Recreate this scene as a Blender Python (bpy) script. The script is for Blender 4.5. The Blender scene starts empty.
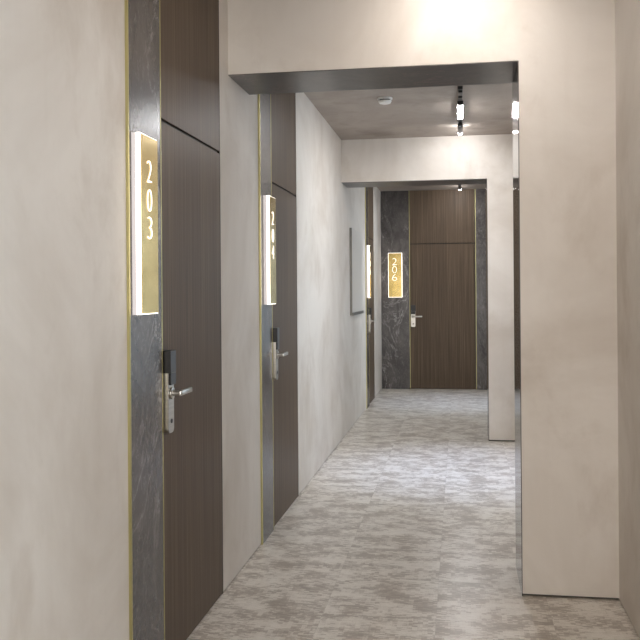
import bpy, bmesh, math
from mathutils import Vector, Matrix, Euler

# ------------------------------------------------------------------ camera
SC = bpy.context.scene
EYE = 1.4431                       # lens height over the floor
cam_d = bpy.data.cameras.new('camera')
cam_d.sensor_width = 36.0
cam_d.lens = 862.26 / 640 * 36.0
cam_d.shift_y = -29.85 / 640
cam_d.clip_start = 0.02
cam = bpy.data.objects.new('camera', cam_d)
SC.collection.objects.link(cam)
YAW, ROLL = 0.1599, -0.0076
cam.matrix_world = (Matrix.Translation((0, 0, EYE)) @ Matrix.Rotation(YAW, 4, 'Z')
                    @ Matrix.Rotation(math.pi / 2, 4, 'X') @ Matrix.Rotation(ROLL, 4, 'Z'))
SC.camera = cam

# ------------------------------------------------------------------ world, fill light, exposure
SC.view_settings.view_transform = 'Standard'
SC.view_settings.look = 'None'
SC.view_settings.gamma = 1.0
SC.view_settings.use_curve_mapping = False
SC.view_settings.exposure = 0.0
w = bpy.data.worlds.new('world'); SC.world = w; w.use_nodes = True
w.node_tree.nodes['Background'].inputs[0].default_value = (0.75, 0.85, 1.0, 1)
w.node_tree.nodes['Background'].inputs[1].default_value = 1.0

WARM, COOL = (1.0, 0.94, 0.89), (0.98, 0.98, 1.0)      # lamps on the viewer's side and lamps past the first opening
LED_NEAR, LED_BACK, LED_MID, LED_FAR = 150.0, 330.0, 420.0, 300.0
POOL_COL = (0.50, 0.64, 1.0)
POOL_WATTS = 230.0
SPOT_WATTS = 1.0
SIGN_STRENGTH = 3.6


def daylight(name, loc, rot, sx, sy, watts, col):
    l = bpy.data.lights.new(name, 'AREA'); l.shape = 'RECTANGLE'
    l.size, l.size_y, l.energy, l.color = sx, sy, watts, col
    o = bpy.data.objects.new(name, l); SC.collection.objects.link(o)
    o.location = loc; o.rotation_euler = rot
    return o


# added fill lamps at unseen windows: behind the lens and right of each bay
FILL_COOL = (0.70, 0.86, 1.0)
daylight('window_daylight', (-0.2, -3.42, 1.45), (math.pi / 2, 0, 0), 1.3, 1.7, 85, (1.0, 0.965, 0.93))
daylight('window_daylight', (0.70, 0.90, 1.45), (math.pi / 2, 0, math.pi / 2), 1.7, 1.7, 21, FILL_COOL)
daylight('window_daylight', (0.70, 6.45, 1.45), (math.pi / 2, 0, math.pi / 2), 1.7, 1.7, 14, FILL_COOL)
daylight('window_daylight', (0.70, 10.65, 1.45), (math.pi / 2, 0, math.pi / 2), 1.2, 1.7, 20, FILL_COOL)

# ------------------------------------------------------------------ plan
XL, XR, XP = -1.121, 0.7197, 0.2803
XP2 = 0.267
Y_BACK, Y1, Y1B, Y2, Y2B, Y3 = -3.5, 4.146, 4.582, 8.325, 8.736, 12.56
Z_CEIL, Z_CEIL_FAR = 2.903, 2.876
Z_B1, Z_B2 = 2.5105, 2.486
T = 0.16                           # wall thickness


# ------------------------------------------------------------------ node helpers
class Mat:
    def __init__(self, name):
        self.m = bpy.data.materials.new(name); self.m.use_nodes = True
        self.nt = self.m.node_tree; self.n = self.nt.nodes
        self.b = self.n['Principled BSDF']

    def node(self, t, **kw):
        n = self.n.new(t)
        for k, v in kw.items(): setattr(n, k, v)
        return n

    def link(self, a, b): self.nt.links.new(a, b)

    def coords(self, scale=(1, 1, 1), kind='OBJ'):
        if kind == 'OBJ':
            src = self.node('ShaderNodeTexCoord').outputs['Object']
        else:
            src = self.node('ShaderNodeNewGeometry').outputs['Position']
        mp = self.node('ShaderNodeMapping'); mp.inputs['Scale'].default_value = scale
        self.link(src, mp.inputs['Vector'])
        return mp.outputs['Vector']

    def noise(self, vec, scale, detail=4, rough=0.55, dist=0.0):
        n = self.node('ShaderNodeTexNoise'); n.inputs['Scale'].default_value = scale
        n.inputs['Detail'].default_value = detail; n.inputs['Roughness'].default_value = rough
        n.inputs['Distortion'].default_value = dist
        self.link(vec, n.inputs['Vector'])
        return n.outputs['Fac']

    def ramp(self, fac, stops):
        r = self.node('ShaderNodeValToRGB'); e = r.color_ramp.elements
        while len(e) < len(stops): e.new(0.5)
        for el, (p, c) in zip(e, stops):
            el.position = p; el.color = (*c, 1) if len(c) == 3 else c
        self.link(fac, r.inputs['Fac'])
        return r.outputs['Color']

    def mix(self, fac, a, b, mode='MIX'):
        x = self.node('ShaderNodeMix', data_type='RGBA', blend_type=mode)
        for sock, v in ((x.inputs[0], fac), (x.inputs[6], a), (x.inputs[7], b)):
            if hasattr(v, 'is_output'): self.link(v, sock)
            elif isinstance(v, tuple): sock.default_value = (*v, 1)
            else: sock.default_value = v
        return x.outputs[2]

    def math(self, op, a, b=0.5):
        x = self.node('ShaderNodeMath', operation=op)
        for sock, v in ((x.inputs[0], a), (x.inputs[1], b)):
            if hasattr(v, 'is_output'): self.link(v, sock)
            else: sock.default_value = v
        return x.outputs[0]

    def bump(self, h, strength, dist):
        x = self.node('ShaderNodeBump'); x.inputs['Strength'].default_value = strength
        x.inputs['Distance'].default_value = dist
        self.link(h, x.inputs['Height']); self.link(x.outputs['Normal'], self.b.inputs['Normal'])

    def base(self, c):
        if hasattr(c, 'is_output'): self.link(c, self.b.inputs['Base Color'])
        else: self.b.inputs['Base Color'].default_value = (*c, 1)

    def set(self, **kw):
        for k, v in kw.items():
            s = self.b.inputs[{'rough': 'Roughness', 'metal': 'Metallic', 'ior': 'IOR', 'spec': 'Specular IOR Level',
                               'em': 'Emission Strength', 'trans': 'Transmission Weight', 'coat': 'Coat Weight'}[k]]
            if hasattr(v, 'is_output'): self.link(v, s)
            else: s.default_value = v

    def emit(self, c, s):
        self.b.inputs['Emission Color'].default_value = (*c, 1)
        self.b.inputs['Emission Strength'].default_value = s


def plaster(name, light, dark, stain, bump=0.25):
    m = Mat(name)
    p = m.coords(kind='GEO')
    big = m.noise(p, 1.25, 5, 0.6, 0.6)
    c = m.ramp(big, [(0.30, dark), (0.62, light)])
    st = m.noise(m.coords((1, 1, 0.75), kind='GEO'), 2.3, 6, 0.62, 0.3)
    sm = m.ramp(st, [(0.53, (0, 0, 0)), (0.74, (1, 1, 1))])
    c = m.mix(m.math('MULTIPLY', sm, 0.6), c, stain)
    streak = m.noise(m.coords((9, 9, 0.7), kind='GEO'), 2.0, 4, 0.6)
    c = m.mix(m.math('MULTIPLY', m.ramp(streak, [(0.5, (0, 0, 0)), (0.75, (1, 1, 1))]), 0.07), c, stain)
    m.base(c)
    fine = m.noise(p, 26, 6, 0.65)
    m.set(rough=0.62)
    m.bump(m.math('ADD', fine, big), bump, 0.004)
    return m.m


PLASTER = plaster('limewash_plaster', (0.70, 0.650, 0.592), (0.56, 0.500, 0.435), (0.46, 0.39, 0.32))
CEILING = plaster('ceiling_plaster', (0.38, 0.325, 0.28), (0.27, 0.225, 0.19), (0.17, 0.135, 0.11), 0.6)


def marble(name, a, b, vein, rough=0.12, scale=1.0):
    m = Mat(name)
    p = m.coords((1, 1, 0.55), kind='GEO')
    base = m.noise(p, 3.6 * scale, 8, 0.66, 1.2)
    c = m.ramp(base, [(0.32, a), (0.68, b)])
    warp = m.noise(p, 2.4 * scale, 7, 0.62, 1.6)
    v = m.math('ABSOLUTE', m.math('SUBTRACT', warp, 0.5))
    vm = m.ramp(v, [(0.0, (1, 1, 1)), (0.006, (0.25, 0.25, 0.25)), (0.022, (0, 0, 0))])
    gate = m.ramp(m.noise(p, 1.7 * scale, 3), [(0.47, (0, 0, 0)), (0.66, (1, 1, 1))])
    c = m.mix(m.math('MULTIPLY', m.math('MULTIPLY', vm, gate), 0.7), c, vein)
    w2 = m.noise(m.coords((1.8, 1.8, 0.8), kind='GEO'), 6.5 * scale, 6, 0.6, 2.2)
    v2 = m.ramp(m.math('ABSOLUTE', m.math('SUBTRACT', w2, 0.47)), [(0.0, (1, 1, 1)), (0.012, (0, 0, 0))])
    c = m.mix(m.math('MULTIPLY', v2, 0.2), c, vein)
    m.base(c); m.set(rough=rough)
    return m.m


MARBLE = marble('grey_marble', (0.034, 0.028, 0.025), (0.108, 0.093, 0.086), (0.52, 0.49, 0.46), 0.26)
LINING = marble('portal_stone_lining', (0.065, 0.058, 0.053), (0.12, 0.108, 0.10), (0.30, 0.185, 0.17), 0.30)
JAMB = marble('polished_jamb_stone', (0.070, 0.066, 0.064), (0.12, 0.112, 0.108), (0.20, 0.185, 0.17), 0.10)


def wood(name):
    m = Mat(name)
    p = m.coords((34, 34, 0.42))
    g = m.noise(p, 2.2, 6, 0.65, 0.15)
    c = m.ramp(g, [(0.28, (0.070, 0.049, 0.034)), (0.5, (0.118, 0.084, 0.057)), (0.74, (0.190, 0.138, 0.093))])
    big = m.noise(m.coords((5, 5, 0.2)), 1.4, 3, 0.5)
    c = m.mix(m.math('MULTIPLY', m.ramp(big, [(0.4, (0, 0, 0)), (0.7, (1, 1, 1))]), 0.35), c, (0.075, 0.052, 0.039))
    fl = m.noise(m.coords((130, 130, 1.6)), 2.0, 3, 0.6)
    c = m.mix(m.math('MULTIPLY', m.ramp(fl, [(0.58, (0, 0, 0)), (0.7, (1, 1, 1))]), 0.35), c, (0.045, 0.032, 0.026))
    m.base(c); m.set(rough=0.42, spec=0.09)
    m.bump(fl, 0.06, 0.001)
    return m.m


WOOD = wood('brown_wood_veneer')


def floor_mat():
    m = Mat('streaked_vinyl_tile')
    pos = m.node('ShaderNodeNewGeometry').outputs['Position']
    sep = m.node('ShaderNodeSeparateXYZ'); m.link(pos, sep.inputs[0])
    S = 0.5
    cx = m.math('FLOOR', m.math('DIVIDE', m.math('ADD', sep.outputs[0], 0.11), S))
    cy = m.math('FLOOR', m.math('DIVIDE', m.math('ADD', sep.outputs[1], 0.2), S))
    cell = m.node('ShaderNodeCombineXYZ'); m.link(cx, cell.inputs[0]); m.link(cy, cell.inputs[1])
    wn = m.node('ShaderNodeTexWhiteNoise', noise_dimensions='3D'); m.link(cell.outputs[0], wn.inputs['Vector'])
    off = m.node('ShaderNodeVectorMath', operation='SCALE'); m.link(wn.outputs['Color'], off.inputs[0]); off.inputs['Scale'].default_value = 9.0
    add = m.node('ShaderNodeVectorMath', operation='ADD'); m.link(pos, add.inputs[0]); m.link(off.outputs[0], add.inputs[1])

    def mapped(v, sc):
        mp = m.node('ShaderNodeMapping'); mp.inputs['Scale'].default_value = sc; m.link(v, mp.inputs['Vector']); return mp.outputs[0]
    # printed weave: the pattern is stepped like threads
    def snapped(v, inc):
        x = m.node('ShaderNodeVectorMath', operation='SNAP'); m.link(v, x.inputs[0]); x.inputs[1].default_value = inc; return x.outputs[0]
    fine = snapped(add.outputs[0], (0.012, 0.005, 1.0))
    patch = m.noise(mapped(fine, (2.5, 3.4, 1)), 2.0, 8, 0.68, 0.0)
    thread = m.noise(mapped(fine, (9, 34, 1)), 2.0, 5, 0.75)
    cellw = m.node('ShaderNodeTexWhiteNoise', noise_dimensions='3D'); m.link(snapped(add.outputs[0], (0.022, 0.008, 1.0)), cellw.inputs['Vector'])
    dash = cellw.outputs['Value']
    weft = m.noise(mapped(snapped(add.outputs[0], (0.004, 0.02, 1.0)), (90, 14, 1)), 1.6, 3, 0.6)
    h = m.math('ADD', m.math('MULTIPLY', patch, 0.72), m.math('ADD', m.math('MULTIPLY', thread, 0.12), m.math('ADD', m.math('MULTIPLY', dash, 0.10), m.math('MULTIPLY', weft, 0.06))))
    c = m.ramp(h, [(0.40, (0.375, 0.32, 0.268)), (0.478, (0.49, 0.43, 0.368)), (0.51, (0.68, 0.63, 0.56)), (0.60, (0.79, 0.745, 0.675))])
    st = thread
    gr = m.noise(mapped(pos, (1, 1, 1)), 210, 3, 0.7)
    c = m.mix(m.math('MULTIPLY', m.ramp(gr, [(0.5, (0, 0, 0)), (0.68, (1, 1, 1))]), 0.28), c, (0.27, 0.225, 0.19))
    # tile joints
    def joint(o, a):
        f = m.math('FRACT', m.math('DIVIDE', m.math('ADD', o, a), S))
        return m.math('LESS_THAN', m.math('ABSOLUTE', m.math('SUBTRACT', f, 0.5)), 0.4975)
    j = m.math('MULTIPLY', joint(sep.outputs[0], 0.11), joint(sep.outputs[1], 0.2))
    c = m.mix(m.math('MULTIPLY', m.math('SUBTRACT', 1.0, j), 0.15), c, (0.2, 0.17, 0.14))
    m.base(c)
    m.set(rough=0.30, spec=0.55)
    m.bump(gr, 0.08, 0.001)
    return m.m


FLOOR = floor_mat()


def simple(name, col, rough=0.5, metal=0.0, grain=None):
    m = Mat(name)
    if grain:
        n = m.noise(m.coords(grain), 1.0, 4, 0.6)
        m.base(m.ramp(n, [(0.3, tuple(x * 0.82 for x in col)), (0.7, tuple(min(1, x * 1.12) for x in col))]))
    else:
        n = m.noise(m.coords(), 40, 2)
        m.base(m.ramp(n, [(0.3, tuple(x * 0.95 for x in col)), (0.7, tuple(min(1, x * 1.04) for x in col))]))
    m.set(rough=rough, metal=metal)
    return m.m


BRASS = simple('brushed_brass', (0.50, 0.45, 0.22), 0.40, 1.0, (60, 60, 2))
STEEL = simple('satin_steel', (0.56, 0.54, 0.50), 0.30, 1.0, (3, 3, 120))
DARKGAP = simple('dark_shadow_gap', (0.018, 0.014, 0.012), 0.7)
BLACK = simple('black_lacquer', (0.012, 0.011, 0.011), 0.32)
BLACKMETAL = simple('black_track_metal', (0.018, 0.018, 0.018), 0.35, 0.0)
WHITEP = simple('white_plastic', (0.78, 0.76, 0.73), 0.4)
GREY_FRAME_SHADE = simple('grey_frame_metal', (0.20, 0.19, 0.17), 0.4, 0.6)  # frame metal, also the painted shade strips of the wall board
GLASS_BLUE = simple('pale_window_pane', (0.7, 0.78, 0.85), 0.1)


def gold_plate():
    m = Mat('mirror_gold_plate')
    n = m.noise(m.coords((3, 3, 5)), 2.0, 3, 0.5)
    m.base(m.ramp(n, [(0.35, (0.49, 0.36, 0.12)), (0.65, (0.64, 0.49, 0.20))]))
    m.set(rough=0.20, metal=1.0)
    return m.m


GOLD = gold_plate()


def glow(name, col, s, base=(0.9, 0.88, 0.85)):
    m = Mat(name); m.base(base); m.emit(col, s); m.set(rough=0.4)
    return m.m


LENS = glow('lit_spot_lens', COOL, 60)
SIGN_LIT = glow('lit_sign_edge', (1.0, 0.93, 0.82), SIGN_STRENGTH)
SIGN_BACK = glow('lit_sign_back_layer', (1.0, 0.90, 0.88), 0.45, (0.45, 0.43, 0.43))
DIGIT_LIT = glow('lit_digit', (1.0, 0.93, 0.84), 1.4, (0.6, 0.58, 0.55))
RED = glow('red_indicator', (1, 0.05, 0.02), 0.6, (0.5, 0.02, 0.02))


# ------------------------------------------------------------------ mesh helpers
def box(bm, x0, x1, y0, y1, z0, z1, bev=0.0, seg=2):
    g = bmesh.ops.create_cube(bm, size=1.0, matrix=Matrix.Translation(((x0 + x1) / 2, (y0 + y1) / 2, (z0 + z1) / 2))
                              @ Matrix.Diagonal((abs(x1 - x0), abs(y1 - y0), abs(z1 - z0), 1)))
    if bev > 0:
        ed = list({e for v in g['verts'] for e in v.link_edges})
        bmesh.ops.bevel(bm, geom=ed, offset=bev, segments=seg, affect='EDGES', profile=0.5)


def cyl(bm, p0, p1, r0, r1=None, n=24, bev=0.0):
    p0, p1 = Vector(p0), Vector(p1); d = p1 - p0
    r1 = r0 if r1 is None else r1
    M = Matrix.Translation((p0 + p1) / 2) @ d.to_track_quat('Z', 'Y').to_matrix().to_4x4()
    g = bmesh.ops.create_cone(bm, cap_ends=True, cap_tris=False, segments=n, radius1=r0, radius2=r1, depth=d.length, matrix=M)
    if bev > 0:
        ed = [e for e in {e for v in g['verts'] for e in v.link_edges} if any(len(f.verts) > 4 for f in e.link_faces)]
        bmesh.ops.bevel(bm, geom=ed, offset=bev, segments=2, affect='EDGES', profile=0.5)


def lathe(bm, prof, c, n=40):
    """prof = (radius, z) pairs turned about the vertical through c"""
    rings = []
    for r, z in prof:
        if r < 1e-6: rings.append([bm.verts.new((c[0], c[1], c[2] + z))])
        else: rings.append([bm.verts.new((c[0] + r * math.cos(2 * math.pi * k / n), c[1] + r * math.sin(2 * math.pi * k / n), c[2] + z)) for k in range(n)])
    for a, b in zip(rings, rings[1:]):
        for k in range(n):
            q = [a[k % len(a)], a[(k + 1) % len(a)], b[(k + 1) % len(b)], b[k % len(b)]]
            q = list(dict.fromkeys(q))
            if len(q) > 2: bm.faces.new(q)
    bmesh.ops.recalc_face_normals(bm, faces=bm.faces)


def prism_y(bm, outline, y0, y1):
    """outline of (x, z) points carried from y0 to y1"""
    a = [bm.verts.new((x, y0, z)) for x, z in outline]; b = [bm.verts.new((x, y1, z)) for x, z in outline]
    bm.faces.new(a); bm.faces.new(b[::-1])
    k = len(a)
    for i in range(k): bm.faces.new((a[i], b[i], b[(i + 1) % k], a[(i + 1) % k]))
    bmesh.ops.recalc_face_normals(bm, faces=bm.faces)


def obj(name, bm, mat, parent=None, smooth=False, loc=(0, 0, 0)):
    me = bpy.data.meshes.new(name); bm.to_mesh(me); bm.free()
    me.materials.append(mat)
    if smooth:
        for p in me.polygons: p.use_smooth = True
        me.set_sharp_from_angle(angle=math.radians(35))
    o = bpy.data.objects.new(name, me); SC.collection.objects.link(o)
    o.location = loc
    if parent: o.parent = parent
    return o


def empty(name, loc, rotz=0):
    o = bpy.data.objects.new(name, None); SC.collection.objects.link(o)
    o.empty_display_size = 0.1
    o.location = loc; o.rotation_euler = (0, 0, rotz)
    return o


def tag(o, label=None, cat=None, group=None, kind=None):
    if label: o['label'] = label
    if cat: o['category'] = cat
    if group: o['group'] = group
    if kind: o['kind'] = kind
    return o


def B(*boxes, bev=0.0):
    bm = bmesh.new()
    for b in boxes: box(bm, *b, bev=bev)
    return bm


def struct(name, bm, mat, label, cat):
    return tag(obj(name, bm, mat), label, cat, kind='structure')


# ------------------------------------------------------------------ setting
struct('floor', B((XL - T, XR + T, Y_BACK - T, Y3 + T, -0.08, 0)), FLOOR, 'beige and taupe streaked vinyl tile corridor floor', 'floor')
struct('ceiling', B((XL - T, XR + T, Y_BACK - T, Y2 + 0.2, Z_CEIL, Z_CEIL + 0.12), (XL - T, XR + T, Y2 + 0.2, Y3 + T, Z_CEIL_FAR, Z_CEIL + 0.12)),
       CEILING, 'mottled brown-grey plaster ceiling with track lights', 'ceiling')

# left wall: plaster runs between the door sets
D1 = (2.803, 3.139, 3.980)         # marble start, door start, door end
D2 = (4.782, 5.090, 5.935)
D3 = (10.42, 10.72, 11.46)
GAP = 0.006
runs = [(Y_BACK, D1[0]), (D1[2] + 0.012, D2[0]), (D2[2] + 0.012, D3[0]), (D3[2] + 0.012, Y3)]
wl = struct('wall_left', B(*[(XL - T, XL, a, b, GAP, Z_CEIL) for a, b in runs],
                           *[(XL - T, XL - 0.05, a, b, GAP, Z_CEIL) for a, b in zip([r[1] for r in runs[:-1]], [r[0] for r in runs[1:]])]),
            PLASTER, 'long pale limewashed plaster wall holding three wood doors', 'wall')
ADDED_WINS = [(0.90, 1.7), (6.45, 1.7), (10.65, 1.2)]     # centre and width of the windows added in the right wall
wr = [(XR, XR + T, Y_BACK, Y3, GAP, 0.55), (XR, XR + T, Y_BACK, Y3, 2.35, Z_CEIL)]
ys = [Y_BACK] + [v for c, wd in ADDED_WINS for v in (c - wd / 2 - 0.05, c + wd / 2 + 0.05)] + [Y3]
wr += [(XR, XR + T, ys[i], ys[i + 1], 0.55, 2.35) for i in range(0, len(ys), 2)]
struct('wall_right', B(*wr), PLASTER, 'pale plaster side wall beside the nearest pier', 'wall')
struct('wall_end', B((XL - T, XR + T, Y3 + 0.05, Y3 + T, 0, Z_CEIL)), PLASTER, 'corridor end wall behind marble panels and door', 'wall')
# the wall behind the lens, with an opening added for the fill light
struct('wall_back', B((XL - T, XR + T, Y_BACK - T, Y_BACK, 0, 0.5), (XL - T, XR + T, Y_BACK - T, Y_BACK, 2.4, Z_CEIL),
                      (XL - T, -0.95, Y_BACK - T, Y_BACK, 0.5, 2.4), (0.55, XR + T, Y_BACK - T, Y_BACK, 0.5, 2.4)),
       PLASTER, 'plaster wall behind the viewer with a window', 'wall')

# dark recessed bases under the plaster
struct('baseboard_left', B(*[(XL - T, XL - 0.02, a, b, 0, GAP) for a, b in runs]), DARKGAP, 'thin dark shadow gap below the left plaster wall', 'baseboard')
struct('baseboard_right', B((XR + 0.02, XR + T, Y_BACK, Y3, 0, GAP)), DARKGAP, 'thin dark shadow gap below the right plaster wall', 'baseboard')


def portal(name, ya, yb, zb, xp, label, ztop):
    """beam across the corridor with a pier on the right, lined with dark stone"""
    L = 0.004
    bm = bmesh.new()
    prism_y(bm, [(XL, zb + L), (xp + L, zb + L), (xp + L, 0.011), (XR, 0.011), (XR, ztop), (XL, ztop)], ya, yb)
    t = struct(name, bm, PLASTER, label, 'wall')
    tag(obj('soffit_panel', B((XL, xp + L, ya + 0.002, yb - 0.002, zb, zb + L)), LINING, t), 'dark veined stone underside')
    tag(obj('jamb_panel', B((xp, xp + L, ya + 0.002, yb - 0.002, 0, zb)), JAMB, t), 'dark mirror-polished stone jamb')
    obj('base_strip', B((xp + L, XR, ya + 0.02, yb - 0.02, 0, 0.011)), DARKGAP, t)
    return t


portal('wall_portal_front', Y1, Y1B, Z_B1, XP, 'nearest plaster beam and wide pier framing the corridor opening', Z_CEIL)
portal('wall_portal_rear', Y2, Y2B, Z_B2, XP2, 'farther plaster beam and pier seen through the first opening', Z_CEIL)

# marble panels with brass edges beside the doors (local x along the wall, front is -y)
PROUD = 0.010


def marble_panel(name, loc, rotz, width, label, ztop, edges):
    t = empty(name, loc, rotz); tag(t, label, 'marble panel', kind='structure')
    obj('marble_slab', B((edges[0], width - edges[1], -PROUD + 0.001, 0.045, 0.0, ztop), bev=0.0008), MARBLE, t)
    if edges[0]: obj('brass_edge', B((0, edges[0], -PROUD, 0.045, 0, ztop)), BRASS, t)
    if edges[1]: obj('brass_edge', B((width - edges[1], width, -PROUD, 0.045, 0, ztop)), BRASS, t)
    return t


RL = math.pi / 2
marble_panel('trim_1', (XL, D1[0], 0), RL, D1[1] - D1[0] - 0.004, 'grey marble strip with brass edges behind the 203 sign', Z_CEIL, (0.009, 0.008))
marble_panel('trim_2', (XL, D2[0], 0), RL, D2[1] - D2[0] - 0.004, 'grey marble strip with brass edges behind the 204 sign', Z_CEIL, (0.012, 0.008))
marble_panel('trim_3', (XL, D3[0], 0), RL, D3[1] - D3[0] - 0.004, 'narrow marble strip by the farthest left-wall door', Z_CEIL_FAR, (0.010, 0.008))
FD0, FD1 = -0.700, 0.226
marble_panel('trim_4', (XL + 0.001, Y3, 0), 0, FD0 - XL - 0.003, 'wide dark marble panel behind the 206 sign', Z_CEIL_FAR, (0, 0.008))
marble_panel('trim_5', (FD1 + 0.008, Y3, 0), 0, XR - FD1 - 0.009, 'dark marble panel to the right of the end door', Z_CEIL_FAR, (0.008, 0))


# ------------------------------------------------------------------ doors
def lock(parent):
    """card lock with lever; local x along the door, front is -y; sits at the door's own x = 0.05"""
    x0, x1, z0, z1 = 0.010, 0.072, 0.900, 1.212
    bm = bmesh.new()
    out, r = [], 0.018
    for cx_, a0 in ((x0 + r, 180), (x1 - r, 270)):
        for k in range(7):
            a = math.radians(a0 + 15 * k); out.append((cx_ + r * math.cos(a), z0 + r + r * math.sin(a)))
    prism_y(bm, out + [(x1, 1.13), (x0, 1.13)], -0.026, 0.0)
    lk = obj('lock', bm, STEEL, parent, smooth=True)
    # black reader standing proud over the upper third, with a step on its outer side
    rd = bmesh.new()
    prism_y(rd, [(x0 - 0.001, 1.1305), (x1 + 0.001, 1.1305), (x1 + 0.001, z1 + 0.004), (x0 - 0.001, z1 + 0.004)], -0.036, 0.0)
    bmesh.ops.bevel(rd, geom=list(rd.edges), offset=0.002, segments=2, affect='EDGES', profile=0.5)
    rd = obj('card_reader', rd, BLACK, lk)
    obj('reader_lip', B((x0 + 0.001, x1 - 0.001, -0.036, -0.0262, 1.085, 1.130), bev=0.002), BLACK, lk)
    hb = bmesh.new(); cyl(hb, (0.042, -0.026, 1.052), (0.042, -0.034, 1.052), 0.024, n=32, bev=0.002)
    cyl(hb, (0.042, -0.034, 1.052), (0.042, -0.060, 1.052), 0.0105, n=24)
    box(hb, 0.030, 0.172, -0.070, -0.055, 1.042, 1.062, bev=0.004)
    obj('lever', hb, STEEL, lk, smooth=True)
    kh = bmesh.new(); cyl(kh, (0.042, -0.026, 0.945), (0.042, -0.0285, 0.945), 0.009, n=24)
    tag(obj('keyhole_cover', kh, BLACK, lk, smooth=True), 'small dark keyhole cover')
    return lk


def door(name, loc, rotz, width, label, ztop, gap_end):
    t = empty(name, loc, rotz); tag(t, label, 'door', kind='structure')
    obj('door_frame', B((-0.004, 0.0, 0.002, 0.049, 0, ztop), (width - 0.001, width + gap_end, 0.002, 0.049, 0, ztop),
                        (0, width - 0.001, 0.012, 0.049, 2.09, 2.115)), DARKGAP, t)
    obj('door_leaf', B((0.001, width - 0.003, 0.0, 0.045, 0.006, 2.096), bev=0.001), WOOD, t)
    obj('transom_panel', B((0.001, width - 0.003, 0.0, 0.045, 2.108, ztop), bev=0.001), WOOD, t)
    lock(t)
    return t


door('door_1', (XL, D1[1], 0), RL, D1[2] - D1[1], 'nearest brown wood door, beside the 203 sign', Z_CEIL, 0.012)
door('door_2', (XL, D2[1], 0), RL, D2[2] - D2[1], 'brown wood door just past the first opening, by the 204 sign', Z_CEIL, 0.012)
door('door_3', (XL, D3[1], 0), RL, D3[2] - D3[1], 'narrow sliver of dark door farthest along the left wall', Z_CEIL_FAR, 0.012)
door('door_4', (FD0, Y3, 0), 0, FD1 - FD0, 'brown wood door facing us at the corridor end', Z_CEIL_FAR, 0.006)

# unseen windows, added to go with the fill lamps
def window(n, loc, rotz, wd, z0, z1, label):
    h = wd / 2
    wn = empty('window_%d' % n, loc, rotz); tag(wn, label, 'window', kind='structure')
    obj('window_frame', B((-h - 0.05, -h, 0.04, 0.10, z0, z1), (h, h + 0.05, 0.04, 0.10, z0, z1), (-h, h, 0.04, 0.10, z0, z0 + 0.05),
                          (-h, h, 0.04, 0.10, z1 - 0.05, z1)), GREY_FRAME_SHADE, wn)
    obj('window_pane', B((-h, h, 0.065, 0.075, z0 + 0.05, z1 - 0.05)), GLASS_BLUE, wn)


window(1, (-0.2, Y_BACK, 0), math.pi, 1.4, 0.5, 2.4, 'window in the wall behind the viewer')
for k, ((c, wd), lab) in enumerate(zip(ADDED_WINS, ('window in the right wall beside the viewer', 'window in the right wall hidden by the nearest pier', 'window in the right wall hidden by the rear pier'))):
    window(k + 2, (XR, c, 0), -math.pi / 2, wd, 0.55, 2.35, lab)


# ------------------------------------------------------------------ room number signs
def digit_mesh(ch, w, h, depth):
    cu = bpy.data.curves.new('digit', 'FONT'); cu.body = ch; cu.size = 1.0
    cu.extrude = 0.02; cu.offset = -0.028; cu.resolution_u = 6
    tmp = bpy.data.objects.new('digit', cu); SC.collection.objects.link(tmp)
    me = bpy.data.meshes.new_from_object(tmp.evaluated_get(bpy.context.evaluated_depsgraph_get()))
    bpy.data.objects.remove(tmp); bpy.data.curves.remove(cu)
    xs = [v.co.x for v in me.vertices]; ys = [v.co.y for v in me.vertices]; zs = [v.co.z for v in me.vertices]
    x0, x1, y0, y1, z0, z1 = min(xs), max(xs), min(ys), max(ys), min(zs), max(zs)
    for v in me.vertices:
        x, y, z = v.co
        v.co = ((x - (x0 + x1) / 2) / (x1 - x0) * w, -(z - z0) / (z1 - z0) * depth, (y - y0) / (y1 - y0) * h)
    me.materials.clear(); me.materials.append(DIGIT_LIT)
    return me


def room_sign(loc, rotz, width, number, label, zs=(1.362, 1.993), tops=(1.904, 1.803, 1.706), dw=0.044, dh=0.078):
    t = empty('room_number_sign', loc, rotz)
    tag(t, label, 'room number sign', 'lit room number signs on the marble strips')
    z0, z1 = zs[0] - loc[2], zs[1] - loc[2]
    tag(obj('back_layer', B((0, width, -0.019, 0.0, z0, z1), bev=0.001), SIGN_BACK, t), 'dimmer translucent back layer')
    tag(obj('light_edge', B((0, width, -0.0355, -0.019, z0 + 0.001, z1 - 0.001), bev=0.001), SIGN_LIT, t), 'bright glowing edge')
    pl = obj('face_plate', B((0.004, width - 0.004, -0.0385, -0.0355, z0 + 0.004, z1 - 0.004), bev=0.0005), GOLD, t)
    for ch, top in zip(number, tops):
        me = digit_mesh(ch, dw, dh, 0.003)
        o = bpy.data.objects.new('digit', me); SC.collection.objects.link(o); o.parent = pl
        o.location = (width * 0.46, -0.0385, top - dh - loc[2])
    return t


room_sign((XL + PROUD - 0.005, 2.832, 1.36), RL, 0.170, '203', 'glowing gold sign reading 203, nearest on the left wall')
room_sign((XL + PROUD - 0.001, 4.862, 1.36), RL, 0.165, '204', 'glowing gold sign reading 204, between two brown doors')
room_sign((XL + PROUD - 0.001, 10.455, 1.36), RL, 0.165, '205', 'glowing sign seen nearly edge-on, farthest on the left wall', zs=(1.345, 1.985))
room_sign((-1.013, Y3 - PROUD + 0.001, 1.33), 0, 0.200, '206', 'gold sign reading 206 on dark marble by the end door', zs=(1.330, 1.975), tops=(1.895, 1.782, 1.669), dw=0.066, dh=0.098)


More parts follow.
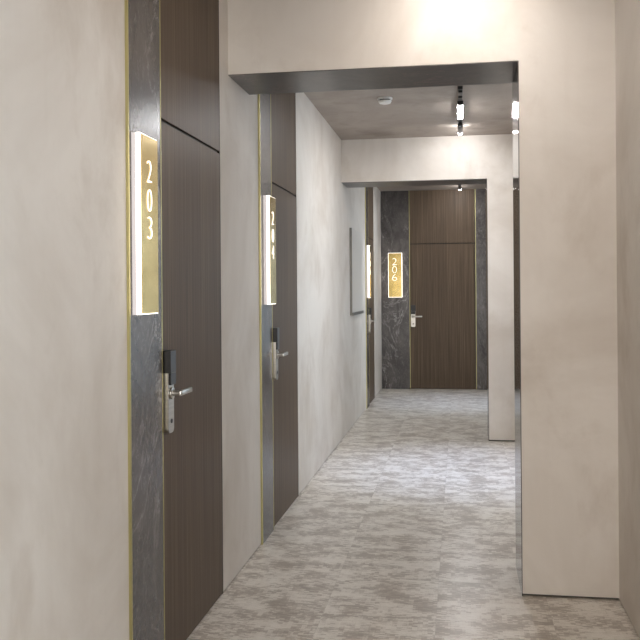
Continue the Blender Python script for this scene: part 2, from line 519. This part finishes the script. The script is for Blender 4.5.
# ------------------------------------------------------------------ ceiling fixtures
def track_light(y0, zc, label, watts, strength, col, pool=0.0):
    """black surface track with a lit tube below it and a spot at its far end"""
    LED = glow('lit_led_tube', col, strength)
    x = 0.02
    t = empty('track_light', (x, y0, zc)); tag(t, label, 'ceiling light', 'black track lights along the ceiling')
    L = 1.60
    obj('track_rail', B((-0.017, 0.017, 0.0, L, -0.022, 0.0), bev=0.002), BLACKMETAL, t)
    for a, b in ((0.04, 0.16), (0.22, 0.30)):
        obj('adapter', B((-0.014, 0.014, a, b, -0.038, -0.022), bev=0.003), BLACKMETAL, t)
    obj('tube_housing', B((-0.022, 0.022, 0.40, 1.0, -0.049, -0.022), bev=0.002), BLACKMETAL, t)
    tag(obj('light_tube', B((-0.020, 0.020, 0.43, 0.96, -0.0500, -0.0491)), LED, t), 'glowing white light tube')
    for a, b in ((0.40, 0.429), (0.961, 1.0)):
        obj('end_cap', B((-0.022, 0.022, a, b, -0.0515, -0.0491), bev=0.001), BLACKMETAL, t)
    sp = bmesh.new(); cyl(sp, (0, 1.22, -0.048), (0, 1.49, -0.060), 0.022, n=28, bev=0.002); 
    obj('spot_bracket', B((-0.008, 0.008, 1.30, 1.40, -0.034, -0.022)), BLACKMETAL, t)
    hd = obj('spot_head', sp, BLACKMETAL, t, smooth=True)
    ln = bmesh.new(); cyl(ln, (0, 1.4905, -0.060), (0, 1.55, -0.0626), 0.020, n=28, bev=0.006)
    tag(obj('spot_lens', ln, LENS, hd, smooth=True), 'bright frosted lens of the spot')
    l = bpy.data.lights.new('spot_beam', 'SPOT'); l.energy = watts; l.color = col
    l.spot_size = math.radians(135); l.spot_blend = 0.9; l.shadow_soft_size = 0.025
    lo = bpy.data.objects.new('spot_beam', l); SC.collection.objects.link(lo); lo.parent = t
    lo.location = (0, 1.59, -0.070)
    lo.rotation_euler = (math.radians(68), 0, 0)
    if pool:                                            # the tube's own downward beam
        l = bpy.data.lights.new('tube_beam', 'SPOT'); l.energy = pool; l.color = POOL_COL
        l.spot_size = math.radians(54); l.spot_blend = 1.0; l.shadow_soft_size = 0.03
        lo = bpy.data.objects.new('tube_beam', l); SC.collection.objects.link(lo); lo.parent = t
        lo.location = (-0.0, 0.70, -0.075)
    return t


track_light(6.28, Z_CEIL, 'black ceiling track light with glowing tube, behind the nearest beam', SPOT_WATTS * 8, LED_MID, COOL, POOL_WATTS)
track_light(10.42, Z_CEIL_FAR, 'far track light, only a bright point above the end door', SPOT_WATTS * 9, LED_FAR, COOL, POOL_WATTS * 0.5)
track_light(2.10, Z_CEIL, 'ceiling track light above the viewer before the nearest beam', SPOT_WATTS * 13, LED_NEAR, WARM)
track_light(-2.08, Z_CEIL, 'ceiling track light behind the viewer', SPOT_WATTS * 8, LED_BACK, WARM)  # out of view, added to brighten the viewer's end

sd = empty('smoke_detector', (-0.546, 6.56, Z_CEIL)); tag(sd, 'small round white smoke detector on the plaster ceiling', 'smoke detector')
bm = bmesh.new(); lathe(bm, [(0, 0), (0.056, 0), (0.058, -0.004), (0.056, -0.014), (0.046, -0.016)], (0, 0, 0)); obj('base', bm, WHITEP, sd, smooth=True)
bm = bmesh.new(); lathe(bm, [(0.042, -0.015), (0.042, -0.024)], (0, 0, 0)); tag(obj('vent_slot', bm, BLACK, sd, smooth=True), 'dark slot around the head')
bm = bmesh.new(); lathe(bm, [(0.050, -0.024), (0.051, -0.028), (0.042, -0.042), (0.022, -0.048), (0, -0.049)], (0, 0, 0)); obj('head', bm, WHITEP, sd, smooth=True)

# shallow board past the rear beam; grey strips paint its unlit side and shadow
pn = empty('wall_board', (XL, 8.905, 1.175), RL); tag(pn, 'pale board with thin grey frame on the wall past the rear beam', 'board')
obj('panel', B((0.010, 1.0, -0.022, 0.0, 0.03, 0.915), bev=0.001), simple('pale_board', (0.62, 0.58, 0.53), 0.5), pn)
tag(obj('edge_strip', B((0, 0.010, -0.024, 0.0, 0, 0.915)), GREY_FRAME_SHADE, pn), 'grey metal strip on its near edge')
tag(obj('ledge', B((0.010, 1.0, -0.032, 0.0, 0, 0.03), bev=0.001), GREY_FRAME_SHADE, pn), 'grey metal ledge along its bottom')
